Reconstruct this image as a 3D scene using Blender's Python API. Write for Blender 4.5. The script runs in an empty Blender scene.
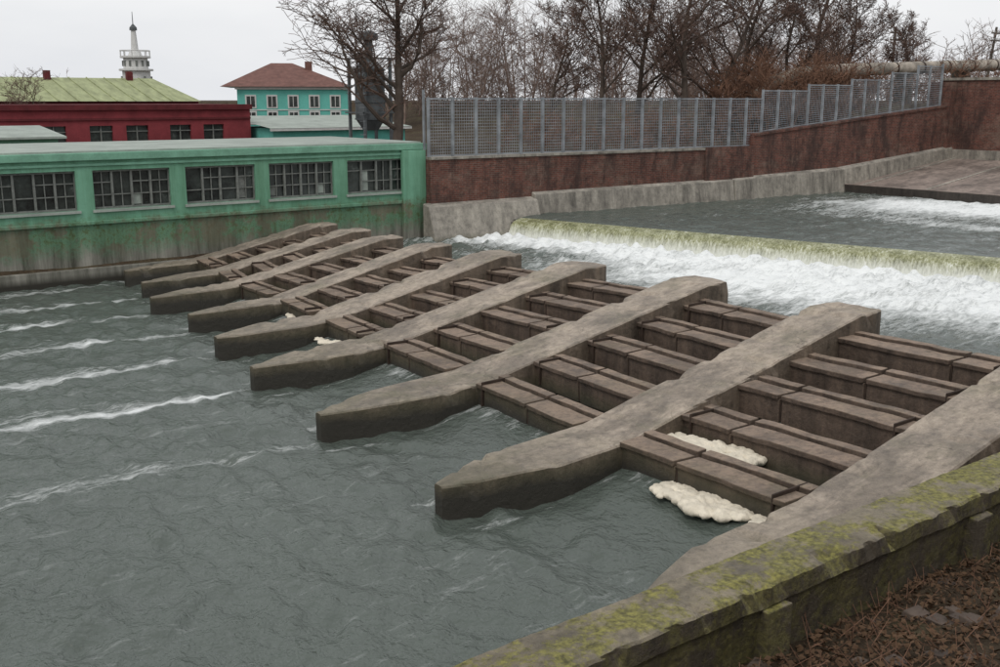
import bpy, math, random
import numpy as np
from mathutils import Vector, noise as mn
random.seed(7); np.random.seed(7)
ROT=math.radians(37)
C,S=math.cos(ROT),math.sin(ROT)
scene=bpy.context.scene
scene.view_settings.view_transform='Standard'
scene.view_settings.look='None'
scene.view_settings.exposure=0

# ---------------------------------------------------------------- materials
class NT:
    def __init__(s,name):
        s.m=bpy.data.materials.new(name); s.m.use_nodes=True
        s.t=s.m.node_tree; s.n=s.t.nodes; s.l=s.t.links
        s.b=s.n['Principled BSDF']; s.out=s.n['Material Output']
        s.tc=s.n.new('ShaderNodeTexCoord')
    def new(s,t,**k):
        x=s.n.new(t)
        for a,v in k.items(): setattr(x,a,v)
        return x
    def link(s,a,b): s.l.new(a,b)
    def mapping(s,scale=(1,1,1)):
        mp=s.new('ShaderNodeMapping'); mp.inputs['Scale'].default_value=scale
        s.link(s.tc.outputs['Object'],mp.inputs['Vector']); return mp.outputs[0]
    def noise(s,scale,detail=5,rough=.6,stretch=(1,1,1),vec=None,dist=0):
        x=s.new('ShaderNodeTexNoise'); x.inputs['Scale'].default_value=scale
        x.inputs['Detail'].default_value=detail; x.inputs['Roughness'].default_value=rough
        x.inputs['Distortion'].default_value=dist
        s.link(vec if vec else s.mapping(stretch),x.inputs['Vector']); return x.outputs['Fac']
    def ramp(s,fac,stops):
        r=s.new('ShaderNodeValToRGB'); e=r.color_ramp.elements
        while len(e)<len(stops): e.new(.5)
        for i,(p,c) in enumerate(stops):
            e[i].position=p
            e[i].color=(tuple(c)+(1,)) if isinstance(c,tuple) else (c,c,c,1)
        s.link(fac,r.inputs['Fac']); return r.outputs['Color']
    def mix(s,fac,a,b,mode='MIX'):
        x=s.new('ShaderNodeMixRGB',blend_type=mode)
        for i,v in enumerate((fac,a,b)):
            sock=x.inputs[i]
            if hasattr(v,'is_output'): s.link(v,sock)
            elif isinstance(v,(int,float)): sock.default_value=v if i==0 else (v,v,v,1)
            else: sock.default_value=tuple(v)+(1,)
        return x.outputs[0]
    def math(s,op,a,b=0,c=None,clamp=False):
        x=s.new('ShaderNodeMath',operation=op); x.use_clamp=clamp
        for i,v in enumerate((a,b) if c is None else (a,b,c)):
            if hasattr(v,'is_output'): s.link(v,x.inputs[i])
            else: x.inputs[i].default_value=v
        return x.outputs[0]
    def sep(s):
        x=s.new('ShaderNodeSeparateXYZ'); s.link(s.tc.outputs['Object'],x.inputs[0]); return x.outputs
    def nz(s):
        g=s.new('ShaderNodeNewGeometry'); x=s.new('ShaderNodeSeparateXYZ'); s.link(g.outputs['Normal'],x.inputs[0]); return x.outputs[2]
    def bump(s,h,strength=.3,dist=.03,prev=None):
        x=s.new('ShaderNodeBump'); x.inputs['Strength'].default_value=strength; x.inputs['Distance'].default_value=dist
        s.link(h,x.inputs['Height'])
        if prev: s.link(prev,x.inputs['Normal'])
        return x.outputs[0]
    def fin(s,col=None,rough=.8,normal=None,spec=.3,metal=0):
        if col is not None:
            if hasattr(col,'is_output'): s.link(col,s.b.inputs['Base Color'])
            else: s.b.inputs['Base Color'].default_value=tuple(col)+(1,)
        if hasattr(rough,'is_output'): s.link(rough,s.b.inputs['Roughness'])
        else: s.b.inputs['Roughness'].default_value=rough
        s.b.inputs['Specular IOR Level'].default_value=spec
        s.b.inputs['Metallic'].default_value=metal
        if normal: s.link(normal,s.b.inputs['Normal'])
        return s.m

def simple(name,c,var=.25,scale=3,rough=.8,bump=.2,stretch=(1,1,1),spec=.3,metal=0):
    k=NT(name); n=k.noise(scale,5,.65,stretch)
    lo=tuple(x*(1-var) for x in c); hi=tuple(min(1,x*(1+var)) for x in c)
    col=k.ramp(n,[(.3,lo),(.7,hi)])
    f=k.noise(scale*12,3,.7,stretch)
    col=k.mix(.25,col,k.ramp(f,[(.3,(.35,.35,.35)),(.7,(1.,1.,1.))]),'MULTIPLY')
    return k.fin(col,rough,k.bump(f,bump,.02) if bump else None,spec,metal)
def flat(name,c,rough=.85):
    k=NT(name); n=k.noise(2,2)
    return k.fin(k.ramp(n,[(.3,tuple(x*.7 for x in c)),(.7,tuple(x*1.3 for x in c))]),rough,None,.2)

def concrete(name,top,side,wet=(.035,.032,.025),wetz=.3,moss=0.0,mosscol=(.13,.15,.02),scale=1.2,green=0.,crack=.6):
    k=NT(name)
    n1=k.noise(scale,6,.72); n2=k.noise(scale*6,6,.72); n3=k.noise(scale*40,3,.6)
    nb=k.noise(.45,5,.75,(1,2,1))
    v=k.ramp(n1,[(.30,.40),(.44,.78),(.55,1.0),(.72,1.2)]); v2=k.ramp(n2,[(.3,.45),(.5,.95),(.75,1.3)])
    t=k.mix(1,top,v,'MULTIPLY')
    t=k.mix(k.ramp(nb,[(.48,0.),(.60,.65)]),t,tuple(x*.38 for x in top))
    if green>0:
        g=k.ramp(k.noise(.8,6,.75),[(.5,0.),(.66,green)]); t=k.mix(g,t,(.12,.125,.06))
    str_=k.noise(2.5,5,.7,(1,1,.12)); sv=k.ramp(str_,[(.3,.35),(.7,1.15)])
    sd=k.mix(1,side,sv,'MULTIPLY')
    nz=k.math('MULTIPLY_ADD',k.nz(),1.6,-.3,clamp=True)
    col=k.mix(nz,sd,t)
    col=k.mix(.75,col,v2,'MULTIPLY')
    col=k.mix(.35,col,k.ramp(n3,[(.3,.5),(.6,1.1)]),'MULTIPLY')
    vo=k.new('ShaderNodeTexVoronoi',feature='DISTANCE_TO_EDGE'); vo.inputs['Scale'].default_value=.55
    wv=k.new('ShaderNodeVectorMath',operation='ADD'); k.link(k.mapping(),wv.inputs[0])
    nn=k.new('ShaderNodeTexNoise'); nn.inputs['Scale'].default_value=1.5; nn.inputs['Detail'].default_value=5
    k.link(k.tc.outputs['Object'],nn.inputs['Vector']); k.link(nn.outputs['Color'],wv.inputs[1]); k.link(wv.outputs[0],vo.inputs['Vector'])
    crk=k.ramp(vo.outputs['Distance'],[(.0,.3),(.007,1.)])
    col=k.mix(k.ramp(k.noise(.6,2),[(.46,0.),(.56,crack)]),col,k.mix(1,col,crk,'MULTIPLY'))
    z=k.sep()[2]
    zz=k.math('ADD',z,k.math('MULTIPLY',n1,-.35))
    wetf=k.ramp(k.math('MULTIPLY_ADD',zz,1.0,.5-wetz+.12),[(.38,1.0),(.62,0.)])
    # green algae fringe just above the wet band
    alg=k.ramp(k.math('MULTIPLY_ADD',zz,1.0,.5-wetz-.05),[(.40,1.0),(.62,0.)])
    col=k.mix(k.math('MULTIPLY',alg,.45),col,(.06,.065,.03))
    col=k.mix(wetf,col,wet)
    if moss>0:
        mm=k.noise(1.6,7,.8)
        mf=k.ramp(mm,[(.60-moss*.30,0.),(.66-moss*.25,1.)])
        mf=k.math('MULTIPLY',mf,k.math('MULTIPLY_ADD',nz,.55,.35))
        gm=k.mix(k.ramp(k.noise(14,4,.7),[(.35,0.),(.65,1.)]),tuple(x*.30 for x in mosscol),tuple(x*1.45 for x in mosscol))
        col=k.mix(mf,col,gm)
    b=k.bump(n2,.7,.05); b=k.bump(n3,.5,.014,b)
    return k.fin(col,k.ramp(n1,[(.3,.5),(.7,.85)]),b,.4)

M={}
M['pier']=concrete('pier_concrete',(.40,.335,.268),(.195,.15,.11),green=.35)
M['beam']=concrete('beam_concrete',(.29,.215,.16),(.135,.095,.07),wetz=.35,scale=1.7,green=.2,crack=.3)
M['joint']=simple('joint_iron',(.045,.03,.022),.4,6)
M['wallconc']=concrete('wall_base_concrete',(.38,.35,.30),(.36,.33,.28),wetz=.35,wet=(.10,.075,.05),scale=.6,crack=.3)
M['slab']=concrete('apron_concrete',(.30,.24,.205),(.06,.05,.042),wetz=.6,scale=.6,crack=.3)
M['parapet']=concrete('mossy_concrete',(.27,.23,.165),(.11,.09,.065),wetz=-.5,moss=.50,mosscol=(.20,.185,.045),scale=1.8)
def green_wall():
    k=NT('green_painted_wall')
    n=k.noise(.7,6,.7); n2=k.noise(4,7,.78); st=k.noise(2.0,6,.75,(1,1,.08)); nl=k.noise(.55,7,.75)
    col=k.ramp(n,[(.3,(.12,.28,.185)),(.7,(.18,.38,.265))])
    col=k.mix(.65,col,k.ramp(st,[(.33,(.45,.48,.38)),(.6,(1.1,1.1,1.1))]),'MULTIPLY')
    z=k.sep()[2]
    zz=k.math('ADD',z,k.math('MULTIPLY',k.math('SUBTRACT',n2,.5),1.0))
    low=k.ramp(k.math('MULTIPLY',zz,.2),[(.36,1.),(.44,0.)])
    dirt=k.ramp(n2,[(.3,(.05,.055,.03)),(.42,(.10,.135,.055)),(.52,(.13,.25,.155)),(.60,(.09,.15,.085)),(.75,(.26,.24,.19))])
    col=k.mix(k.math('MULTIPLY',low,.92),col,dirt)
    pat=k.ramp(nl,[(.50,0.),(.55,1.)])
    col=k.mix(k.math('MULTIPLY',pat,k.math('MULTIPLY',low,.75)),col,k.mix(st,(.09,.075,.05),(.25,.21,.16)))
    col=k.mix(k.math('MULTIPLY',low,.5),col,k.ramp(st,[(.35,(.35,.35,.3)),(.6,(1.,1.,1.))]),'MULTIPLY')
    base=k.ramp(k.math('MULTIPLY',k.math('ADD',zz,k.math('MULTIPLY',k.math('SUBTRACT',nl,.5),1.5)),.2),[(.14,1.),(.26,0.)])
    col=k.mix(base,col,k.mix(k.ramp(st,[(.35,0.),(.65,1.)]),(.06,.06,.045),(.30,.29,.25)))
    wet=k.ramp(z,[(.12,1.),(.35,0.)]); col=k.mix(wet,col,(.035,.032,.025))
    return k.fin(col,.75,k.bump(n2,.5,.03),.3)
M['green']=green_wall()
M['greenplain']=simple('green_paint',(.18,.37,.265),.25,1.2)
def brick():
    k=NT('weathered_brick')
    o=k.sep(); cx=k.new('ShaderNodeCombineXYZ'); k.link(k.math('ADD',o[0],o[1]),cx.inputs[0]); k.link(o[2],cx.inputs[1])
    b=k.new('ShaderNodeTexBrick'); k.link(cx.outputs[0],b.inputs['Vector'])
    b.inputs['Color1'].default_value=(.17,.062,.045,1); b.inputs['Color2'].default_value=(.095,.042,.034,1); b.inputs['Mortar'].default_value=(.15,.11,.09,1)
    b.inputs['Scale'].default_value=1; b.inputs['Mortar Size'].default_value=.011; b.inputs['Brick Width'].default_value=.25; b.inputs['Row Height'].default_value=.08
    n=k.noise(.35,7,.8,(1,1,1.6)); st=k.noise(1.1,6,.78,(1,1,.3))
    col=k.mix(k.ramp(n,[(.52,0.),(.62,.55)]),b.outputs['Color'],(.20,.145,.115))
    col=k.mix(k.ramp(st,[(.46,0.),(.60,.8)]),col,(.05,.034,.03))
    col=k.mix(.6,col,k.ramp(k.noise(4,4,.7),[(.3,.45),(.7,1.35)]),'MULTIPLY')
    return k.fin(col,.9,k.bump(b.outputs['Fac'],.3,-.01),.2)
M['brick']=brick()
M['redwall']=simple('dark_red_render',(.22,.038,.045),.3,1.0)
M['redtrim']=simple('red_cornice',(.12,.022,.025),.3,2)
k=NT('old_window_glass'); n=k.noise(1.3,4,.7); M['glass']=k.fin(k.ramp(n,[(.35,(.012,.014,.014)),(.62,(.05,.06,.055)),(.75,(.16,.18,.17))]),.18,None,.5)
M['framegrey']=simple('window_frame_grey',(.18,.19,.175),.3,6,bump=0)
M['white']=simple('white_paint',(.62,.62,.60),.12,3,bump=0)
M['teal']=simple('turquoise_render',(.14,.48,.41),.15,1)
M['roofbrown']=simple('brown_tile_roof',(.17,.085,.07),.3,2)
M['roofyellow']=simple('yellow_green_sheet_roof',(.32,.35,.19),.3,.8,stretch=(3,1,1))
M['rooflight']=simple('pale_felt_roof',(.34,.38,.34),.2,1)
M['galv']=flat('galvanised_steel',(.22,.235,.25),.6)
M['tank']=simple('tank_steel',(.11,.12,.125),.3,2)
M['pipe']=simple('rusty_pipe_lagging',(.34,.30,.25),.6,1.2)
M['bark']=flat('bark',(.085,.066,.054))
M['twig']=flat('twig_bark',(.125,.083,.066))
M['twigfar']=flat('far_twig_bark',(.18,.13,.108))
M['shrub']=flat('red_brown_stems',(.18,.10,.066))
M['wood']=simple('pole_wood',(.10,.085,.07),.3,5)
M['foam']=simple('cream_foam',(.76,.69,.56),.16,5,rough=.9,bump=.6)
def ground_mat():
    k=NT('soil_and_dead_grass'); n=k.noise(.5,6,.75); n2=k.noise(9,6,.8)
    col=k.ramp(n,[(.3,(.045,.033,.022)),(.5,(.075,.055,.037)),(.7,(.10,.09,.05))])
    col=k.mix(.8,col,k.ramp(n2,[(.3,.35),(.7,1.4)]),'MULTIPLY')
    return k.fin(col,.95,k.bump(n2,.9,.06),.1)
M['ground']=ground_mat()
M['rock']=simple('river_stone',(.10,.075,.06),.5,3)
M['leaf']=flat('dead_leaves',(.10,.06,.035))
def water_mat(name,base,foamcol=(.80,.82,.81)):
    k=NT(name)
    at=k.new('ShaderNodeAttribute',attribute_name='foam'); F=at.outputs['Fac']
    n=k.noise(.9,8,.78,(.40,1.6,1),dist=.5); n2=k.noise(6,5,.8,(.45,1.5,1))
    f=k.math('ADD',F,k.math('MULTIPLY',k.math('SUBTRACT',n,.5),1.8))
    f=k.math('ADD',f,k.math('MULTIPLY',k.math('SUBTRACT',n2,.5),1.4))
    f=k.math('MULTIPLY',k.ramp(f,[(.26,0.),(1.0,1.)]),k.ramp(F,[(.02,0.),(.24,1.)]))
    w0=k.noise(1.4,3,.5,(1.3,.9,1)); w1=k.noise(4.5,3,.6,(1.3,.9,1)); w2=k.noise(15,3,.65,(1.2,.9,1))
    b=k.bump(w0,.4,.12); b=k.bump(w1,.8,.08,b); b=k.bump(w2,.7,.03,b)
    k.link(b,k.b.inputs['Normal'])
    tint=k.mix(k.noise(.25,3),base,tuple(x*1.4 for x in base))
    k.fin(k.mix(f,tint,foamcol),k.mix(f,(.16,.16,.16),(.8,.8,.8)),None,.6)
    k.b.inputs['IOR'].default_value=1.36
    return k.m
M['water']=water_mat('river_water',(.072,.086,.074))
def fall_mat():
    k=NT('weir_fall_water')
    n=k.noise(2.4,5,.75,(1,1,.06)); n2=k.noise(13,4,.8,(1,1,.08))
    v=k.math('MULTIPLY_ADD',n2,.6,k.math('MULTIPLY',n,.5))
    col=k.ramp(v,[(.42,(.085,.09,.03)),(.52,(.21,.215,.095)),(.61,(.37,.375,.22)),(.72,(.75,.76,.68))])
    z=k.sep()[2]
    bot=k.ramp(k.math('SUBTRACT',z,k.math('MULTIPLY',n2,.7)),[(.20,1.),(.60,0.)])
    col=k.mix(k.math('MULTIPLY',bot,.75),col,(.78,.79,.74))
    return k.fin(col,.25,k.bump(v,.8,.06),.6)
M['fall']=fall_mat()

# ---------------------------------------------------------------- mesh builder
class MB:
    def __init__(s): s.v=[]; s.f=[]; s.fm=[]; s.mats=[]
    def mi(s,m):
        if m not in s.mats: s.mats.append(m)
        return s.mats.index(m)
    def hexa(s,pts,m):
        b=len(s.v); s.v+=pts; i=s.mi(m)
        for f in ((0,3,2,1),(4,5,6,7),(0,1,5,4),(1,2,6,5),(2,3,7,6),(3,0,4,7)):
            s.f.append(tuple(b+x for x in f)); s.fm.append(i)
    def box(s,x0,x1,y0,y1,z0,z1,m,fn=None):
        p=[(x0,y0,z0),(x1,y0,z0),(x1,y1,z0),(x0,y1,z0),(x0,y0,z1),(x1,y0,z1),(x1,y1,z1),(x0,y1,z1)]
        if fn: p=[fn(*q) for q in p]
        s.hexa(p,m)
    def lbox(s,x0,x1,y0,y1,z0,z1,m,fn,n):
        b=len(s.v); i_=s.mi(m)
        for k_ in range(n+1):
            y=y0+(y1-y0)*k_/n
            for (x,z) in ((x0,z0),(x1,z0),(x1,z1),(x0,z1)): s.v.append(fn(x,y,z))
        for k_ in range(n):
            for j in range(4):
                s.f.append((b+k_*4+j,b+(k_+1)*4+j,b+(k_+1)*4+(j+1)%4,b+k_*4+(j+1)%4)); s.fm.append(i_)
        s.f.append((b,b+1,b+2,b+3)); s.fm.append(i_)
        e=b+n*4; s.f.append((e+3,e+2,e+1,e)); s.fm.append(i_)
    def poly(s,pts,m):
        b=len(s.v); s.v+=pts; s.f.append(tuple(range(b,b+len(pts)))); s.fm.append(s.mi(m))
    def tube(s,pts,rad,m,n=6,cap=True):
        b=len(s.v); i=s.mi(m)
        for k_,(p,r) in enumerate(zip(pts,rad)):
            p=Vector(p)
            d=(Vector(pts[min(k_+1,len(pts)-1)])-Vector(pts[max(k_-1,0)])).normalized()
            a=d.cross(Vector((0,0,1)) if abs(d.z)<.9 else Vector((1,0,0))).normalized()
            c=d.cross(a)
            for j in range(n):
                t=2*math.pi*j/n
                s.v.append(tuple(p+a*math.cos(t)*r+c*math.sin(t)*r))
        for k_ in range(len(pts)-1):
            for j in range(n):
                s.f.append((b+k_*n+j,b+k_*n+(j+1)%n,b+(k_+1)*n+(j+1)%n,b+(k_+1)*n+j)); s.fm.append(i)
        if cap:
            s.f.append(tuple(b+j for j in range(n-1,-1,-1))); s.fm.append(i)
            e=b+(len(pts)-1)*n; s.f.append(tuple(e+j for j in range(n))); s.fm.append(i)
    def obj(s,name,parent=None,bevel=0,smooth=False,rot=True):
        me=bpy.data.meshes.new(name); me.from_pydata(s.v,[],s.f); me.update()
        for m in s.mats: me.materials.append(m)
        me.polygons.foreach_set('material_index',s.fm)
        if smooth: me.polygons.foreach_set('use_smooth',[True]*len(s.f))
        o=bpy.data.objects.new(name,me); scene.collection.objects.link(o)
        if parent: o.parent=parent
        elif rot: o.rotation_euler[2]=ROT
        if bevel:
            bm=o.modifiers.new('bevel','BEVEL'); bm.width=bevel; bm.segments=2; bm.limit_method='ANGLE'
        return o
def empty(name):
    e=bpy.data.objects.new(name,None); scene.collection.objects.link(e); e.rotation_euler[2]=ROT; e.empty_display_size=.3
    return e
def jit(x,y,z,a,sc=2.0):
    v=mn.noise_vector(Vector((x*sc,y*sc,z*sc))); v2=mn.noise_vector(Vector((x*sc*4+9,y*sc*4,z*sc*4)))
    return (x+(v.x+.5*v2.x)*a, y+(v.y+.5*v2.y)*a, z+(v.z+.5*v2.z)*a)

# ---------------------------------------------------------------- piers
piers=[(7.6,7.9,10.4,1.95),(11.98,7.91,10.2,1.95),(16.27,8.16,10.4,1.88),(20.14,8.58,9.7,1.8),(23.33,9.06,8.9,1.75),
       (26.38,9.54,8.2,1.68),(29.38,9.55,8.3,1.6),(32.04,10.17,8.0,1.55),(34.69,10.48,7.8,1.5)]
W=.60
def ztop(s,L,ze):
    s0=3.3*L/10.2
    if s<s0: return .46+.05*s
    z0=.46+.05*s0
    return min(ze, z0+(s-s0)*(ze-z0)/(L-.8-s0))
def pier(idx,q,p0,L,ze):
    mb=MB(); s0=3.3*L/10.2
    st=sorted(set([round(v,3) for v in np.arange(0,L,.14)]+[round(s0,3),round(L-.8,3),L-.28,L,.05]))
    w_=W if idx<5 else W*.8
    rings=[]
    for s in st:
        tn=min(1,s/2.1); tf=min(1,s/1.3)
        wn=w_*(.10+.90*tn**.8); wf=w_*(.22+.78*tf**.8)
        if s>L-.3: wn-=(s-(L-.3))*.3; wf-=(s-(L-.3))*.3
        zt=ztop(s,L,ze)
        pr=[(-wn,-.9),(-wn,-.1),(-wn,.15),(-wn,zt-.30),(-wn,zt-.028),(-wn+.028,zt),(-wn*.5,zt+.002),(0,zt+.004),(wf*.5,zt+.002),(wf-.028,zt),(wf,zt-.028),(wf,zt-.30),(wf,.15),(wf,-.1),(wf,-.9)]
        rr=[]
        for y,z in pr:
            x_,y_,z_=jit(p0+s,q+y,z,.009,1.2)
            ch=mn.noise(Vector((x_*3.2,y_*2.6,z_*2.6+idx*7)))
            if abs(z-zt)<.03 and abs(y)>.3*w_ and ch>.2: z_-=(ch-.2)*.16; y_-=math.copysign((ch-.2)*.16,y)
            rr.append((x_,y_,z_))
        rings.append(rr)
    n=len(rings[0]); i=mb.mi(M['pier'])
    for r in rings: mb.v+=r
    for a in range(len(rings)-1):
        for j in range(n-1):
            mb.f.append((a*n+j,a*n+j+1,(a+1)*n+j+1,(a+1)*n+j)[::-1]); mb.fm.append(i)
    mb.f.append(tuple(range(n))); mb.fm.append(i)
    mb.f.append(tuple((len(rings)-1)*n+j for j in range(n-1,-1,-1))); mb.fm.append(i)
    return mb.obj('concrete_pier')
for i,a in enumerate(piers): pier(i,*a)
# ---------------------------------------------------------------- beams
def beams(i):
    q0,p0,L0,z0=piers[i]; q1,p1,L1,z1=piers[i+1]
    wa=W if i<5 else W*.8; wb=W if i+1<5 else W*.8
    y0=q0+wa-.03; y1=q1-wb+.03
    par=empty('baffle_beam_rows')
    for r in range(5):
        mb=MB(); rs=random.Random(i*10+r)
        k0=L0/10.2; k1=L1/10.2
        sa=p0+(3.45+1.40*r)*k0; sb=p1+(3.45+1.40*r)*k1
        za=.66+(z0-.34-.66)*r/4; zb=.66+(z1-.34-.66)*r/4
        dz=rs.uniform(-.035,.02)
        def fn(x,y,z):
            t=(y-q0)/(q1-q0); kk=k0+(k1-k0)*t
            return jit(sa+(sb-sa)*t+x*kk, y, z+za+(zb-za)*t+dz,.02,2)
        split=y0+(y1-y0)*(rs.uniform(.25,.75))
        for (a,b) in [(y0,split-.025),(split+.025,y1)]:
            nn=max(2,int((b-a)/.22))
            mb.lbox(-.34,.30,a,b,-.52,-.09,M['beam'],fn,nn)
            mb.lbox(-.39,.10,a+.01,b-.01,-.088,.0,M['beam'],fn,nn)
            mb.lbox(.15,.36,a+.01,b-.01,-.088,.05,M['beam'],fn,nn)
        mb.box(-.33,.29,split-.02,split+.02,-.5,-.05,M['joint'],fn)
        e=y0+.22 if rs.random()<.5 else y1-.22
        mb.box(-.396,.365,e-.018,e+.018,-.46,.056,M['joint'],fn)
        mb.obj('beam_row_%d'%(r+1),par,bevel=.014)
    return par
for i in range(len(piers)-1): beams(i)

# ---------------------------------------------------------------- water
def weir_p(q): return 26.8+(33.5-q)*(31.7-26.8)/(33.5-16.07)
nq=np.array([a[0] for a in piers]); npp=np.array([a[1] for a in piers]); nL=np.array([a[2] for a in piers])
def chop(X,Y,amp=1,lam=(.22,1.5),n=50,seed=1):
    r=np.random.RandomState(seed); z=np.zeros_like(X)
    for _ in range(n):
        l=lam[0]*(lam[1]/lam[0])**r.rand(); th=r.randn()*1.0+ (math.pi if r.rand()<.5 else 0)
        kx,ky=2*math.pi/l*math.cos(th),2*math.pi/l*math.sin(th)
        z+=.0065*l**.75*np.sin(kx*X+ky*Y+r.rand()*6.28+.8*np.sin(.7*Y+r.rand()*6))
    return z*amp
def ss(a,b,x):
    t=np.clip((x-a)/(b-a),0,1); return t*t*(3-2*t)
def grid_obj(name,ps,qs,zf,mat):
    X,Y=np.meshgrid(ps,qs,indexing='ij')
    X,Y,Z,Fm=zf(X,Y)
    nx,ny=X.shape
    v=np.stack([X,Y,Z],-1).reshape(-1,3)
    idx=np.arange(nx*ny).reshape(nx,ny)
    f=np.stack([idx[:-1,:-1],idx[1:,:-1],idx[1:,1:],idx[:-1,1:]],-1).reshape(-1,4)
    me=bpy.data.meshes.new(name); me.from_pydata(v.tolist(),[],f.tolist()); me.update()
    me.polygons.foreach_set('use_smooth',[True]*len(f)); me.materials.append(mat)
    if Fm is not None:
        at=me.attributes.new('foam','FLOAT','POINT'); at.data.foreach_set('value',Fm.reshape(-1).astype(np.float32))
    o=bpy.data.objects.new(name,me); scene.collection.objects.link(o); o.rotation_euler[2]=ROT
    return o
def lower(X,Y):
    wp=weir_p(Y)+.15
    X=np.where(X>20, 20+(X-20)/(30-20)*(wp-20), X)
    p0=np.interp(Y,nq,npp); L=np.interp(Y,nq,nL); s=(X-p0)*10.2/L
    Z=.30*ss(1.4,3.6,s)+.2*ss(5,10,s)
    d=np.min(np.abs(Y[...,None]-nq),axis=-1)
    calm=1-.7*(ss(1.,2.2,s)*(1-ss(9.5,11.5,s)))
    dw=weir_p(Y)-X
    ch=chop(X,Y,1,seed=2)
    Z=Z+ch*calm*(1+2.2*(1-ss(0,10,dw)))
    mid=np.clip((d-.7)/1.2,0,1)
    Z+= .06*mid*np.sin((s-1.2)*3.2)*np.exp(-((s+.2)/1.6)**2)
    Z+= -.06*(1-ss(.5,1.1,d))*ss(-1.5,0,s)*(1-ss(3,4,s))
    F=np.zeros_like(X)
    for i,(q,p,L_,z) in enumerate(piers):
        if i==0: continue
        st=[0,.0,.22,.62,.50,.48,.42,.42,.35][i]
        u=p-X
        wob=.12*np.sin(X*1.3+i)+.07*np.sin(X*3.1+i*2)
        wdt=.10+.028*np.clip(u,0,12)
        F+=st*np.exp(-((Y-q-wob)/wdt)**2)*ss(-.3,.3,u)*(1-ss(3,11,u))
        F+=st*.4*np.exp(-((Y-q-wob-.45)/(wdt*2))**2)*ss(1,3,u)*(1-ss(3,10,u))
        F+=.28*np.exp(-((np.abs(Y-q)-.70)/.10)**2)*ss(-.5,.2,s)*(1-ss(2,4,s))
    F+=.22*ss(3.2,4.2,s)*(1-ss(9,11,s))+.28*np.exp(-((s-3.0)/.35)**2)*(d>.6)
    F+=.11*(s<1)
    F+=1.05*(1-ss(.8,4.5,dw))+.85*(1-ss(3.5,12.5,dw))*(1-ss(19,31,Y))+.30*(1-ss(4,13,dw))
    F=np.where(s<-12,F*.4,F)
    return X,Y,Z,np.clip(F,0,1)
ps=np.concatenate([np.arange(-120,-12,2.0),np.arange(-12,0,.25),np.arange(0,20,.07),np.arange(20,30.01,.14)])
qs=np.concatenate([np.arange(6.5,20,.08),np.arange(20,35.9,.13)])
grid_obj('river_water',ps,qs,lower,M['water'])
def upper(X,Y):
    wp=weir_p(Y)
    X=wp+X*(56-wp)/24.
    Z=1.2+chop(X,Y,.9,seed=5)*ss(0,1.5,X-wp)-.10*(1-ss(0,.8,X-wp))
    F=.95*np.exp(-((X-44.5-(.2*(30-Y)))/4.6)**2)*(1-ss(26,33.5,Y))+.14
    F+=.4*np.exp(-((X-38.5)/1.0)**2)*(1-ss(20,31,Y))
    return X,Y,Z,np.clip(F,0,1)
grid_obj('river_water',np.arange(0,24.01,.14),np.arange(2,35.9,.18),upper,M['water'])
def fall():
    mb=MB(); qs=np.arange(6,34.2,.08); prof=[(.25,1.17),(.0,1.11),(-.18,1.03),(-.30,.88),(-.38,.68),(-.44,.45),(-.5,.2)]
    n=len(prof)
    for q in qs:
        o=.09*mn.noise(Vector((q*1.1,0,0)))+.07*mn.noise(Vector((q*5,3,0)))
        for j,(dx,z) in enumerate(prof):
            mb.v.append((weir_p(q)+dx+o*min(1.3,j/2.),q,z-.004+o*.35*(j>0)))
    i=mb.mi(M['fall'])
    for a in range(len(qs)-1):
        for j in range(n-1):
            mb.f.append((a*n+j,a*n+j+1,(a+1)*n+j+1,(a+1)*n+j)); mb.fm.append(i)
    mb.obj('weir_waterfall',smooth=True)
    mb=MB(); qa,qb=6,34.5
    def fn(x,y,z): return (weir_p(y)+x,y,z)
    mb.box(-.15,.9,qa,qb,-1,1.0,M['slab'],fn); mb.obj('weir_sill')
fall()
def foam(cx,cy,cz,lx,ly,n,seed,h=.16):
    r=random.Random(seed)
    import bmesh
    bm=bmesh.new()
    for _ in range(n):
        a=r.uniform(-1,1); b=r.uniform(-1,1)
        rr=r.uniform(.04,.15)*(1.15-.6*abs(b))
        g=bmesh.ops.create_icosphere(bm,subdivisions=2,radius=rr)
        off=.16*mn.noise(Vector((b*2.1,seed*3.3,0)))*2
        for v in g['verts']:
            v.co.z*=.6*h/.16; v.co+=Vector((cx+a*lx*(1-.5*b*b)+off,cy+b*ly,cz))
    me=bpy.data.meshes.new('foam_clump'); bm.to_mesh(me); bm.free(); me.materials.append(M['foam'])
    o=bpy.data.objects.new('foam_clump',me); scene.collection.objects.link(o); o.rotation_euler[2]=ROT
    m=o.modifiers.new('r','REMESH'); m.mode='VOXEL'; m.voxel_size=.022; m.use_smooth_shade=True
    tx=bpy.data.textures.new('foamtex','CLOUDS'); tx.noise_scale=.06; tx.noise_depth=3
    m=o.modifiers.new('d','DISPLACE'); m.texture=tx; m.strength=.05
foam(10.95,9.35,.30,.46,1.0,260,1)
foam(12.15,10.5,.54,.34,.85,200,2,.24)
foam(12.1,24.9,.3,.22,.8,70,3)
foam(13.3,25.1,.35,.15,.5,40,4)
foam(12.3,27.6,.3,.2,.8,60,5)
foam(14.2,28.2,.35,.12,.5,30,6)
foam(11.3,21.9,.28,.12,.6,40,7,.1)

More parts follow.
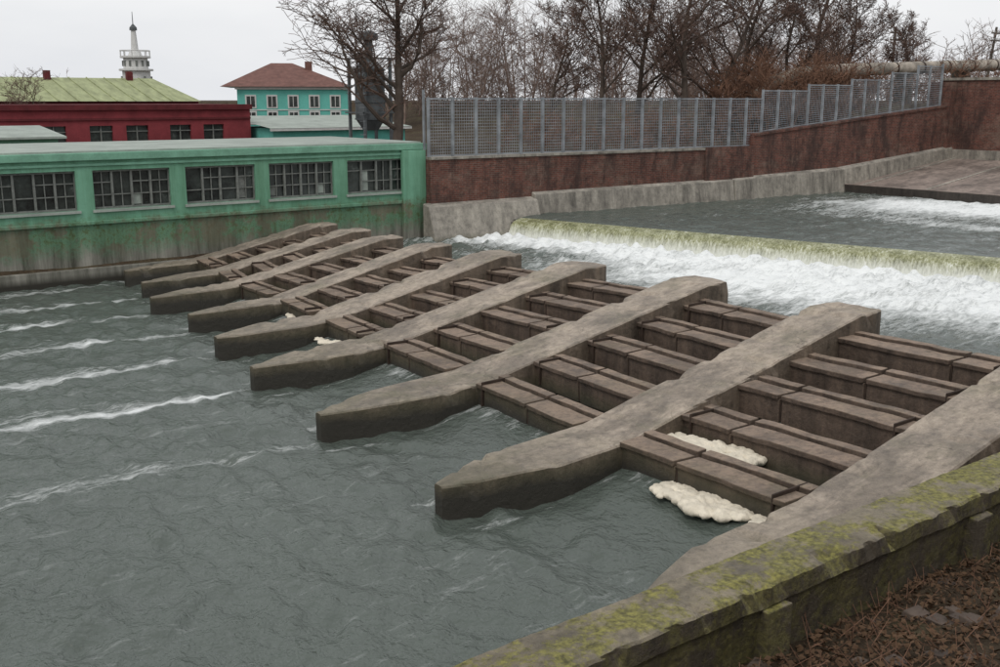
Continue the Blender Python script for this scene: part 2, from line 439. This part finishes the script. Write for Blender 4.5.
# ---------------------------------------------------------------- near parapet
def parapet():
    par=empty('mossy_parapet_wall'); mb=MB()
    i=mb.mi(M['parapet']); st=np.arange(-6,30,.08)
    pr=[(6.72,-1.2),(6.72,.9),(6.74,.93),(6.755,1.18),(6.735,1.2),(6.5,1.205),(6.3,1.21),(6.08,1.2),(6.05,1.175),(6.05,.97),(6.09,.94),(6.14,.5),(6.16,.1),(6.16,-.3)]
    n=len(pr)
    for s in st:
        for y,z in pr:
            x_,y_,z_=jit(s,y,z,.018,3.0); e=mn.noise(Vector((s*3.1,y*2,z*2)))+.6*mn.noise(Vector((s*9,y*5,z*5)))
            if 1.1<z and y<6.2 and e>.1: y_+=(e-.1)*.2; z_-=(e-.1)*.12
            mb.v.append((x_,y_,z_))
    for a in range(len(st)-1):
        for j in range(n-1):
            mb.f.append((a*n+j,(a+1)*n+j,(a+1)*n+j+1,a*n+j+1)); mb.fm.append(i)
    mb.obj('coping_and_wall',par)
    mb=MB()
    for s in (4.2,7.9,11.9,16):
        mb.box(s,s+.4,5.98,6.2,-.3,.93,M['parapet'],lambda x,y,z: jit(x,y,z,.04,2))
    mb.obj('buttresses',par,bevel=.015)
parapet()

# ---------------------------------------------------------------- ground
def ground():
    xs=np.unique(np.concatenate([[-900,-400,-200,-100,-50,-20],np.arange(-12,40,.5),np.arange(40,110,2),[57.6,58.4,59,130,200,400,900]]))
    ys=np.unique(np.concatenate([[-900,-400,-200,-100,-50,-20,-10],np.arange(-6,7,.25),[8,20,34.6,35.4,36.2,36.5],np.arange(37,110,2.),[140,200,400,900]]))
    def f(X,Y):
        near=np.interp(Y,[-6,0,.7,1.5,2.3,3,4,5,6,6.3],[4.6,4.4,4.0,3.0,2.1,1.5,.95,.6,.35,.3])
        bed=-1.6
        land=3.4+ss(44,60,X)*2.3*(1-ss(80,120,Y)*.6)
        north=Y>35.5
        Z=np.where(Y<6.4,near,np.where(north,land,bed))
        east=(X>58.2)&(Y>6.4)
        Z=np.where(east,np.maximum(Z,5.7),Z)
        nz=np.vectorize(lambda a,b: mn.noise(Vector((a*.9,b*.9,0)))*.14+mn.noise(Vector((a*3,b*3,5)))*.06)(X,Y)
        Z=Z+np.where((Y<6.4)|north,nz,0)
        return X,Y,Z,None
    grid_obj('ground',xs,ys,f,M['ground'])
ground()
def litter():
    r=random.Random(5); mb=MB()
    zz=lambda y: float(np.interp(y,[0,.7,1.5,2.3,3,4,5,6,6.3],[4.4,4.0,3.0,2.1,1.5,.95,.6,.35,.3]))
    for _ in range(14000):
        x=r.uniform(5,20); y=r.uniform(3.2,6.1)
        z=zz(y)+mn.noise(Vector((x*.9,y*.9,0)))*.14+r.uniform(.0,.08)
        a=r.uniform(0,6.28); l=r.uniform(.015,.045); t=r.uniform(-.03,.03)
        ca,sa=math.cos(a)*l,math.sin(a)*l
        mb.poly([(x-ca,y-sa,z),(x+sa*.5,y-ca*.5,z+t),(x+ca,y+sa,z+.01),(x-sa*.5,y+ca*.5,z-t)],M['leaf'])
    for _ in range(1600):
        x=r.uniform(5,20); y=r.uniform(3.2,6.1); z=zz(y)
        d=Vector((r.gauss(0,1),r.gauss(0,1),r.uniform(.1,1.6))).normalized()*r.uniform(.1,.4)
        mb.tube([(x,y,z),(x+d.x,y+d.y,z+d.z)],[.006,.003],M['shrub'],3,False)
    mb.obj('leaf_litter')
    mb=MB()
    for _ in range(150):
        x=r.uniform(5,20); y=r.uniform(3.4,6.0); z=zz(y)-.02; s=r.uniform(.04,.16)
        mb.hexa([tuple(Vector((x,y,z))+Vector((a*s*r.uniform(.5,1.1),b*s*r.uniform(.5,1.1),c*s*r.uniform(.3,.8)))) for a,b,c in ((-1,-1,-1),(1,-1,-1),(1,1,-1),(-1,1,-1),(-1,-1,1),(1,-1,1),(1,1,1),(-1,1,1))],M['rock'])
    mb.obj('bank_stones',bevel=.02)
litter()

# ---------------------------------------------------------------- green building
def greenb():
    par=empty('green_pump_house'); mb=MB(); q=35.75; g=M['green']
    pa,pb=-16.0,23.0; u0=6.8
    wins=[(u0+a,u0+b) for a,b in ((.1,2.65),(3.2,5.8),(6.35,8.95),(9.5,12.15),(12.75,15.45))]
    w0=wins[0]; k=1
    while w0[0]-3.2*k>pa: wins.insert(0,(w0[0]-3.2*k,w0[1]-3.2*k)); k+=1
    zb,zt=2.42,3.72
    mb.box(pa,pb,q,q+.4,-1.5,zb,g); mb.box(pa,pb,q,q+.4,zt,4.05,g)
    x=pa
    for a,b in wins:
        mb.box(x,a,q,q+.4,zb,zt,g); x=b
    mb.box(x,pb,q,q+.4,zb,zt,g)
    mb.box(pb-.4,pb,q+.4,q+8,-1.5,4.05,g); mb.box(pa,pa+.4,q+.4,q+8,-1.5,4.05,g); mb.box(pa+.4,pb-.4,q+7.6,q+8,-1.5,4.05,g)
    mb.obj('walls',par)
    mb=MB(); mb.box(pa-.1,pb+.12,q-.14,q+8.1,4.052,4.3,M['greenplain']); mb.box(pa,pb,q-.06,q+.01,3.86,3.95,M['greenplain'])
    mb.box(pa,pb,q-.10,q-.003,1.93,2.06,g); mb.box(pa,pb-1.06,q-.22,q-.003,-1.5,.5,g)
    mb.box(pb-1.05,pb+.02,q-.22,q-.004,-.9,4.04,g)
    mb.obj('fascia_and_ledges',par,bevel=.02)
    mb=MB(); mb.box(pa,pb,q+.1,q+7.9,4.302,4.36,M['rooflight']); mb.obj('roof',par)
    mb=MB(); fr=M['framegrey']; r=random.Random(2)
    for a,b in wins:
        mb.box(a,b,q+.22,q+.24,zb,zt,M['glass'])
        mb.box(a,b,q+.12,q+.2,zb,zb+.07,fr); mb.box(a,b,q+.12,q+.2,zt-.07,zt,fr)
        nn=4
        for j in range(nn+1):
            xx=a+(b-a)*j/nn; mb.box(xx-.035,xx+.035,q+.11,q+.205,zb+.07,zt-.07,fr)
        for j in range(nn):
            for t in (.36,.68):
                if r.random()<.85:
                    mb.box(a+(b-a)*j/nn+.035,a+(b-a)*(j+1)/nn-.035,q+.15,q+.2,zb+(zt-zb)*t-.018,zb+(zt-zb)*t+.018,fr)
            xm=a+(b-a)*(j+.5)/nn
            if r.random()<.7: mb.box(xm-.015,xm+.015,q+.155,q+.195,zb+.07,zt-.07,fr)
            if r.random()<.22:
                mb.box(a+(b-a)*j/nn+.04,xm-.016,q+.205,q+.215,zb+.1,zb+(zt-zb)*r.choice([.36,.68]),r.choice([M['framegrey'],M['rooflight'],M['joint']]))
    mb.obj('windows',par)
    mb=MB()
    for a,b in wins: mb.box(a-.08,b+.08,q-.07,q+.13,zb-.09,zb-.003,M['rooflight'])
    mb.obj('sills',par)
greenb()

# ---------------------------------------------------------------- brick retaining wall
def skew(x,y,z): return (x,y-.058*(x-23),z)
def btop(p): return 3.65 if p<41.5 else 4.25+(p-41.5)*(5.6-4.25)/(57.4-41.5)
def wall():
    par=empty('brick_retaining_wall'); mb=MB(); q=35.2
    mb.box(23.03,41.5,q,q+.6,1.5,3.65,M['brick'],skew)
    mb.box(38.2,41.52,q-.12,q-.004,2.15,3.78,M['brick'],skew)
    P=[(41.5,q,2.1),(57.9,q,2.1),(57.9,q+.6,2.1),(41.5,q+.6,2.1),(41.5,q,4.25),(57.9,q,5.64),(57.9,q+.6,5.64),(41.5,q+.6,4.25)]
    mb.hexa([skew(*a) for a in P],M['brick'])
    mb.obj('brickwork',par)
    mb=MB()
    x=23.04
    while x<38.1:
        mb.box(x,min(x+1.5,38.18),q-.07,q+.66,3.652,3.75,M['wallconc'],skew); x+=1.52
    P=[(41.54,q-.07,4.252),(57.9,q-.07,5.642),(57.9,q+.66,5.642),(41.54,q+.66,4.252),(41.54,q-.07,4.36),(57.9,q-.07,5.75),(57.9,q+.66,5.75),(41.54,q+.66,4.36)]
    mb.hexa([skew(*a) for a in P],M['brick'])
    mb.obj('coping',par)
    mb=MB()
    def ft(p0,p1,zt,o0,o1,sl=.5,zb=-1.2):
        P=[(p0,q-o0-sl,zb),(p1,q-o1-sl,zb),(p1,q+.1,zb),(p0,q+.1,zb),(p0,q-o0,zt[0]),(p1,q-o1,zt[1]),(p1,q+.1,zt[1]+.12),(p0,q+.1,zt[0]+.12)]
        mb.hexa([skew(*a) for a in P],M['wallconc'])
    ft(22.7,28.0,(1.80,1.85),.35,.45,1.0); ft(28.02,40,(2.05,2.15),.2,.25); ft(40.02,48.0,(2.16,2.4),.3,.3); ft(48.02,57.9,(2.4,3.3),.3,.25)
    mb.obj('concrete_footing',par,bevel=.04)
    mb=MB()
    mb.box(57.9,58.6,8,34.0,2.6,7.1,M['brick']); mb.box(57.5,58.0,8,33.6,1,3.2,M['wallconc']); mb.box(57.8,58.7,8,34.0,7.102,7.25,M['wallconc'])
    mb.box(57.3,59,33.0,34.3,2.6,7.0,M['brick'])
    mb.obj('cross_wall',par)
wall()
def apron():
    mb=MB()
    mb.hexa([(48.5,8,.8),(57.6,8,.8),(57.6,33.8,.8),(48.5,33.8,.8),(48.5,8,1.55),(57.6,8,2.7),(57.6,33.8,2.7),(48.5,33.8,1.55)],M['slab'])
    mb.box(48.2,48.5,8,33.9,.6,1.62,M['slab'])
    for y in (12,16.2,20.4,24.6,28.8,32.5):
        mb.hexa([(48.5,y,1.4),(57.6,y,2.5),(57.6,y+.12,2.5),(48.5,y+.12,1.4),(48.5,y,1.60),(57.6,y,2.75),(57.6,y+.12,2.75),(48.5,y+.12,1.60)],M['wallconc'])
    mb.obj('concrete_apron',bevel=.03)
apron()
def fence():
    par=empty('mesh_security_fence'); q=35.45; g=M['galv']
    posts=MB(); mesh=MB()
    def panel(a,b,za0,za1,zb0,zb1):
        n=int((b-a)/.105)
        def zz(x,t):
            u=(x-a)/(b-a); lo=za0+(zb0-za0)*u; hi=za1+(zb1-za1)*u; return lo+(hi-lo)*t
        for j in range(1,n):
            x=a+(b-a)*j/n; mesh.poly([skew(*p) for p in ((x-.011,q,zz(x,0)),(x+.011,q,zz(x,0)),(x+.011,q,zz(x,1)),(x-.011,q,zz(x,1)))],g)
        m=18
        for j in range(m+1):
            t=j/m; h=.011; th=.015
            if 0<j<m: mesh.poly([skew(*p) for p in ((a,q-th,zz(a,t)-h),(b,q-th,zz(b,t)-h),(b,q-th,zz(b,t)+h),(a,q-th,zz(a,t)+h))],g)
            else:
                h=.03; mesh.hexa([skew(*p) for p in ((a,q-.03,zz(a,t)-h),(b,q-.03,zz(b,t)-h),(b,q-.002,zz(b,t)-h),(a,q-.002,zz(a,t)-h),(a,q-.03,zz(a,t)+h),(b,q-.03,zz(b,t)+h),(b,q-.002,zz(b,t)+h),(a,q-.002,zz(a,t)+h))],g)
        posts.box(a-.04,a+.04,q-.06,q+.05,min(za0,zb0)-.1,za1+.06,g,skew)
    x=23.1
    while x<41.2:
        panel(x,x+1.13,3.8,6.05,3.8,6.05); x+=1.13
    top=6.45
    while x<57:
        if x>45: top=6.75
        if x>48.5: top=7.05
        if x>52: top=7.45
        if x>54.5: top=7.85
        panel(x,x+1.13,btop(x)+.16,top,btop(x+1.13)+.16,top); x+=1.13
    posts.box(x-.05,x+.05,q-.06,q+.05,5.6,8,g,skew)
    posts.box(22.95,23.03,q+.1,q+.18,3.7,6.4,g)
    mesh.obj('mesh_panels',par); posts.obj('posts',par)
fence()
def pipe():
    par=empty('overground_pipeline'); mb=MB()
    pts=[(51.5,42.5,6.0),(52.2,41.6,7.1),(53.3,40.6,7.55),(55.6,40,7.75),(62,40,8.0),(75.6,40,8.5),(95,40,9)]
    P=[]
    for a,b in zip(pts[:-1],pts[1:]):
        for t in (0,.25,.5,.75): P.append(tuple(Vector(a).lerp(Vector(b),t)))
    P.append(pts[-1])
    mb.tube(P,[.40]*len(P),M['pipe'],14)
    mb.obj('pipe',par,smooth=True)
    mb=MB()
    for x in (57,64,71,78):
        mb.box(x-.15,x+.15,39.7,40.9,5,7.3+(x-50)*.04,M['wood'])
    for x in np.arange(56,95,3.1):
        z=7.75+(x-55.6)*.037; mb.tube([(x,40,z),(x+.12,40,z)],[.44,.44],M['joint'],14)
    mb.obj('supports_and_flanges',par)
pipe()

# ---------------------------------------------------------------- background buildings
def redb():
    par=empty('red_brick_workshop'); mb=MB(); q=60; a,b=-25,26.3
    wr=[]; x=24.6; kk=0
    while x>a+3: wr.append((x-1.25,x)); x-=(2.0 if kk%2==0 else 2.5); kk+=1
    wr=wr[::-1]
    mb.box(a,b,q,q+9,2,3.7,M['redwall']); mb.box(a,b,q,q+9,4.6,5.45,M['redwall'])
    x=a
    for c,d in wr: mb.box(x,c,q,q+9,3.7,4.6,M['redwall']); x=d
    mb.box(x,b,q,q+9,3.7,4.6,M['redwall'])
    mb.obj('walls',par)
    mb=MB(); mb.box(a-.1,b+.1,q-.15,q+9,5.452,5.75,M['redtrim']); mb.box(a,b,q-.08,q-.003,4.9,5.02,M['redtrim'])
    mb.box(a,b,q-.06,q-.003,3.3,3.42,M['redtrim']); mb.obj('cornice',par)
    mb=MB()
    for c,d in wr:
        mb.box(c,d,q+.2,q+.22,3.7,4.6,M['glass']); mb.box((c+d)/2-.03,(c+d)/2+.03,q+.1,q+.19,3.7,4.6,M['framegrey'])
        mb.box(c,d,q+.1,q+.19,4.25,4.3,M['framegrey'])
        mb.box(c-.05,d+.05,q-.05,q+.08,3.62,3.698,M['rooflight'])
    mb.obj('windows',par)
    par=empty('yellow_roofed_hall'); mb=MB(); a,b=-30,27
    mb.box(a,b,70,82,2,5.9,M['redwall']); mb.obj('walls',par)
    mb=MB(); mb.poly([(a,69.5,5.92),(b,69.5,5.92),(b-1,76,7.5),(a,76,7.5)],M['roofyellow']); mb.poly([(a,76,7.5),(b-1,76,7.5),(b,82.5,5.92),(a,82.5,5.92)],M['roofyellow']); mb.poly([(b,69.5,5.92),(b,82.5,5.92),(b-1,76,7.5)],M['roofyellow'])
    for x in np.arange(a+1,b-1,1.2): mb.box(x-.03,x+.03,69.5,76,0,0.05,M['roofyellow'],lambda x_,y_,z_:(x_,y_,5.93+(y_-69.5)*.243+z_))
    mb.obj('roof',par)
    mb=MB()
    for x in (13,18.5,24): mb.box(x,x+.4,75.3,75.7,7,7.95,M['redtrim'])
    mb.obj('chimneys',par)
    par=empty('teal_shed'); mb=MB(); mb.box(26.8,36,58,64,3,4.35,M['teal']); mb.obj('walls',par)
    mb=MB(); mb.poly([(26.5,57.6,4.36),(36.3,57.6,4.36),(36.3,64.4,5.0),(26.5,64.4,5.0)],M['rooflight']); mb.box(26.5,36.3,57.62,57.7,4.2,4.35,M['white']); mb.obj('roof',par)
    par=empty('teal_shed'); mb=MB(); mb.box(-10,12.6,50,54,3,4.3,M['greenplain']); mb.obj('walls',par)
    mb=MB(); mb.hexa([(-10.3,49.6,4.302),(12.9,49.6,4.302),(12.9,54.3,4.7),(-10.3,54.3,4.7),(-10.3,49.6,4.4),(12.9,49.6,4.4),(12.9,54.3,4.8),(-10.3,54.3,4.8)],M['rooflight']); mb.obj('roof',par)
redb()
def tealhouse():
    par=empty('turquoise_house'); par.location=(-21.6,87,0); par.rotation_euler[2]=math.radians(9)
    mb=MB(); q=0; a,b=0,9.0
    t=M['teal']; rows=[(4.15,5.0),(5.45,6.3)]
    mb.box(a,b,q,q+9,2.8,6.85,t); mb.obj('walls',par)
    mb=MB()
    for z0,z1 in rows:
        for j in range(5):
            x=a+.75+j*1.72
            mb.box(x-.12,x+.77,q-.06,q-.003,z0-.12,z1+.12,M['white']); mb.box(x,x+.65,q-.09,q-.062,z0,z1,M['glass'])
            mb.box(x+.30,x+.35,q-.11,q-.092,z0,z1,M['white'])
    mb.obj('windows',par)
    mb=MB(); mb.box(a-.15,b+.15,q-.18,q+9.15,6.852,7.05,M['white']); mb.box(a-.05,b+.05,q-.06,q-.002,5.16,5.24,M['white']); mb.obj('cornice',par)
    mb=MB(); e=.5; A=(a-e-.8,q-e,7.07);B=(b+e,q-e,7.07);Cc=(b+e,q+9+e,7.07);D=(a-e-.8,q+9+e,7.07); R0=(a+2.6,q+4.5,9.1); R1=(b-4.6,q+4.5,9.1)
    for f in ([A,B,R1,R0],[B,Cc,R1],[Cc,D,R0,R1],[D,A,R0]): mb.poly(f,M['roofbrown'])
    mb.poly([A,D,Cc,B],M['white'])
    mb.box(a+5.5,a+6.1,q+3,q+3.6,7.8,9.2,M['roofbrown'])
    mb.obj('roof',par)
tealhouse()
def wpos(X,Y): return (C*X+S*Y, -S*X+C*Y)
def tower():
    par=empty('white_observation_tower'); x,y=wpos(-41,120); w=M['white']
    mb=MB()
    mb.tube([(x,y,2),(x,y,9.2)],[1.6,1.5],w,20)
    mb.tube([(x,y,9.2),(x,y,9.4),(x,y,9.41),(x,y,10.6)],[1.85,1.85,1.35,1.3],w,20)
    mb.tube([(x,y,10.6),(x,y,10.8)],[1.65,1.65],w,20)
    mb.obj('drum',par)
    mb=MB(); mb.tube([(x,y,10.8),(x,y,11.3)],[.8,.6],w,14); mb.tube([(x,y,11.3),(x,y,13.6)],[.42,.26],w,12); mb.tube([(x,y,13.6),(x,y,13.9),(x,y,14.3)],[.42,.40,.05],M['tank'],12)
    mb.tube([(x,y,14.3),(x,y,15.6)],[.05,.03],M['tank'],6); mb.obj('lantern',par)
    mb=MB()
    for j in range(12):
        t=j*math.pi/6; xx,yy=x+1.6*math.cos(t),y+1.6*math.sin(t)
        mb.box(xx-.04,xx+.04,yy-.04,yy+.04,10.8,11.4,w)
        t2=t+.26; xx,yy=x+1.34*math.cos(t2),y+1.34*math.sin(t2)
        mb.box(xx-.10,xx+.10,yy-.10,yy+.10,9.7,10.3,M['framegrey'])
        xx,yy=x+1.56*math.cos(t2),y+1.56*math.sin(t2)
        if j%2: mb.box(xx-.10,xx+.10,yy-.10,yy+.10,8.0,8.6,M['framegrey'])
    mb.tube([(x+1.6*math.cos(t),y+1.6*math.sin(t),11.4) for t in np.linspace(0,6.283,25)],[.05]*25,w,5)
    mb.obj('balcony_and_windows',par)
tower()
def silo():
    par=empty('steel_silo'); x,y=wpos(-7.0,57); t=M['tank']
    mb=MB(); mb.tube([(x,y,4.4),(x,y,5.0),(x,y,7.6),(x,y,8.0)],[.4,.8,.8,.45],t,18)
    for z in (5.0,5.9,6.8,7.6): mb.tube([(x,y,z-.04),(x,y,z+.04)],[.84,.84],t,18)
    mb.obj('body',par)
    mb=MB(); mb.tube([(x,y,8.0),(x,y,9.1)],[.22,.22],t,10); mb.tube([(x,y,9.1),(x,y,9.45),(x,y,9.6)],[.5,.5,.1],t,12)
    mb.obj('cap',par)
    mb=MB()
    for dx,dy in ((-.8,-.8),(.8,-.8),(.8,.8),(-.8,.8)): mb.box(x+dx-.07,x+dx+.07,y+dy-.07,y+dy+.07,3.2,8.2,t)
    for z in (5.3,6.7,8.1): mb.box(x-1,x+1,y-1,y-.92,z,z+.08,t); mb.box(x-1,x-.92,y-1,y+1,z,z+.08,t)
    for z in np.arange(3.5,8,.35): mb.box(x-1.3,x-.95,y-1.15,y-1.12,z,z+.03,M['galv'])
    mb.obj('frame',par)
silo()
def upole(px,py,z0,z1,lean=0):
    par=empty('utility_pole'); mb=MB(); x,y=wpos(px,py)
    mb.tube([(x,y,z0),(x+lean,y,z1)],[.14,.1],M['wood'],8); mb.obj('shaft',par)
    mb=MB()
    for z in (z1-.5,z1-1.1):
        mb.box(x+lean-.7,x+lean+.7,y-.05,y+.05,z-.05,z+.05,M['wood'])
        for d in (-.6,-.25,.25,.6): mb.box(x+lean+d-.04,x+lean+d+.04,y-.04,y+.04,z+.052,z+.2,M['white'])
    mb.obj('crossarms',par)
upole(35,95,5,12.3); upole(41,90,5,12,1.2)

# ---------------------------------------------------------------- trees
def tree(wx,wy,z,H,R,seed,spread=.75,kids=(11,7,6,5),m='bark',m2='twig',rad=None,name='bare_tree',first=.2,mr=.013):
    r=random.Random(seed); mb=MB(); x,y=wpos(wx,wy)
    rad=rad or H*.018
    def br(p,d,L,rr,lev):
        n=[8,5,4,3,2][lev]; pts=[p.copy()]; rs=[rr]
        q=p.copy(); dd=d.copy()
        for i in range(n):
            wob=[.09,.20,.26,.30,.3][lev]
            dd=(dd+Vector((r.gauss(0,wob),r.gauss(0,wob),r.gauss(0,wob*.6)+[.03,.10,.09,.06,.0][lev]))).normalized()
            q=q+dd*(L/n); pts.append(q.copy()); rs.append(max(rr*(1-.75*(i+1)/n),mr))
        mb.tube([tuple(v) for v in pts],rs,M[m] if lev<2 else M[m2],[8,6,4,3,3][lev],cap=False)
        if lev<len(kids):
            kn=kids[lev]
            for j in range(kn):
                f0=first if lev==0 else .15
                t=min(f0+(1-f0)*(j+r.random()*.8)/kn,.98); fi=t*n; i0=int(fi); pp=pts[i0].lerp(pts[min(i0+1,n)],fi-i0)
                bd=(pts[min(i0+1,n)]-pts[i0]).normalized()
                ang=r.uniform(0,6.283); per=Vector((math.cos(ang),math.sin(ang),r.uniform(-.15,.35)))
                nd=(bd*(.55 if lev==0 else .65)+per*spread*(1.1-.3*t)).normalized()
                ll=L*r.uniform(.42,.68)*(1.15-.5*t) if lev else R*r.uniform(.8,1.15)*(1.15-.45*t)
                cr=max(rs[min(i0,n)]*r.uniform(.42,.62),mr)
                br(pp,nd,ll,cr,lev+1)
    br(Vector((x,y,z)),Vector((r.uniform(-.06,.06),r.uniform(-.06,.06),1)),H*.85,rad,0)
    return mb.obj(name)
tree(-5.0,50.5,3.3,9.5,5.0,11,spread=1.05,kids=(13,8,7,5),rad=.28,first=.16,mr=.011)
tree(5.9,62,3.3,11,4.2,12,rad=.18)
tree(8.3,64,3.4,12,4.5,13,rad=.19)
tree(10.6,61,3.4,13,4.4,14,rad=.21,spread=.8)
tree(12.9,64,3.6,12,4.6,15,rad=.2)
tree(15.6,67,4,12,4.4,16,rad=.19)
tree(20.5,69,5.2,13,4.6,17,rad=.2,spread=.75)
tree(18.0,66,4.6,10,3.8,18,rad=.14)
tree(23.5,74,5.2,9,3.6,29,rad=.13)
tree(30,78,5.5,6.5,3.0,19,rad=.12)
tree(2.8,66,3.4,9,3.6,20,rad=.14)
tree(-28.5,62,3.3,4.2,2.4,22,kids=(9,6,4,3),rad=.06,name='bare_shrub',mr=.008)
def mass(name,spec,seed,mat,rmul=1.):
    r=random.Random(seed); mb=MB()
    for (x0,x1,y0,y1,n,h0,h1,z) in spec:
        for _ in range(n):
            wx=r.uniform(x0,x1); wy=r.uniform(y0,y1); H=r.uniform(h0,h1); x,y=wpos(wx,wy)
            if y<37.2: continue
            p=Vector((x,y,z)); d=Vector((r.gauss(0,.15),r.gauss(0,.15),1)).normalized()
            pts=[p]
            for i in range(4):
                d=(d+Vector((r.gauss(0,.12),r.gauss(0,.12),.05))).normalized(); pts.append(pts[-1]+d*H/4)
            R=.012*H*.6*rmul
            mb.tube([tuple(a) for a in pts],[R,R*.8,R*.6,R*.4,.012],mat,4,False)
            for j in range(int(8+H*1.9)):
                t=r.uniform(.15,.98)*4; i0=int(t); pp=pts[i0].lerp(pts[min(i0+1,4)],t-i0)
                dd=(Vector((r.gauss(0,1),r.gauss(0,1),abs(r.gauss(.7,.5))))).normalized(); l=H*r.uniform(.12,.34)
                a=pp+dd*l*.5; b=a+(dd+Vector((r.gauss(0,.3),r.gauss(0,.3),.3))).normalized()*l*.5
                mb.tube([tuple(pp),tuple(a),tuple(b)],[.018*rmul,.014*rmul,.009*rmul],mat,3,False)
                for _k in range(5):
                    e=a.lerp(b,r.random()); f=e+(dd+Vector((r.gauss(0,.8),r.gauss(0,.8),.2))).normalized()*l*.45
                    mb.tube([tuple(e),tuple(f)],[.011*rmul,.007*rmul],mat,3,False)
    mb.obj(name)
mass('distant_bare_trees',[(-9,33,86,120,220,5,11.5,3.4),(22,66,88,125,120,4,7.5,5.4),(-72,-50,90,130,22,3,5.5,3.4)],31,M['twigfar'],1.25)
mass('shrub_thicket',[(13,24,60,68,260,2,4.4,4.2),(0,14,52,58,120,.8,2.4,3.3),(22,38,68,80,170,1.5,3.2,5.6)],33,M['shrub'],1.1)

# ---------------------------------------------------------------- world, sun, camera
w=bpy.data.worlds.new('World'); scene.world=w; w.use_nodes=True; nt=w.node_tree; n=nt.nodes; l=nt.links
bg=n['Background']; sky=n.new('ShaderNodeTexSky'); sky.sky_type='NISHITA'; sky.sun_disc=False
sky.sun_elevation=math.radians(50); sky.sun_rotation=math.radians(200); sky.dust_density=4; sky.air_density=1.5
tc=n.new('ShaderNodeTexCoord'); mp=n.new('ShaderNodeMapping'); mp.inputs['Scale'].default_value=(1,1,3.5); l.new(tc.outputs['Generated'],mp.inputs[0])
no=n.new('ShaderNodeTexNoise'); no.inputs['Scale'].default_value=1.8; no.inputs['Detail'].default_value=6; l.new(mp.outputs[0],no.inputs['Vector'])
cr=n.new('ShaderNodeValToRGB'); cr.color_ramp.elements[0].position=.35; cr.color_ramp.elements[0].color=(.78,.80,.84,1); cr.color_ramp.elements[1].position=.65; cr.color_ramp.elements[1].color=(.96,.965,.975,1)
l.new(no.outputs['Fac'],cr.inputs['Fac'])
sc=n.new('ShaderNodeVectorMath'); sc.operation='SCALE'; sc.inputs['Scale'].default_value=10.3; l.new(cr.outputs[0],sc.inputs[0])
mx=n.new('ShaderNodeMixRGB'); mx.inputs['Fac'].default_value=.92; l.new(sky.outputs[0],mx.inputs[1]); l.new(sc.outputs[0],mx.inputs[2])
l.new(mx.outputs[0],bg.inputs['Color']); bg.inputs['Strength'].default_value=.1
sd=bpy.data.lights.new('sun','SUN'); sd.energy=1.0; sd.angle=math.radians(20); sd.color=(1,.96,.90)
so=bpy.data.objects.new('sun',sd); scene.collection.objects.link(so)
az=math.radians(200); el=math.radians(50)
dv=Vector((math.sin(az)*math.cos(el),math.cos(az)*math.cos(el),math.sin(el)))
so.rotation_euler=dv.to_track_quat('Z','Y').to_euler()
cd=bpy.data.cameras.new('camera'); cd.lens=37.15; cd.sensor_width=36; cd.clip_end=3000
co=bpy.data.objects.new('camera',cd); scene.collection.objects.link(co); co.location=(0,0,6); co.rotation_euler=(math.radians(90-12.75),0,0)
scene.camera=co
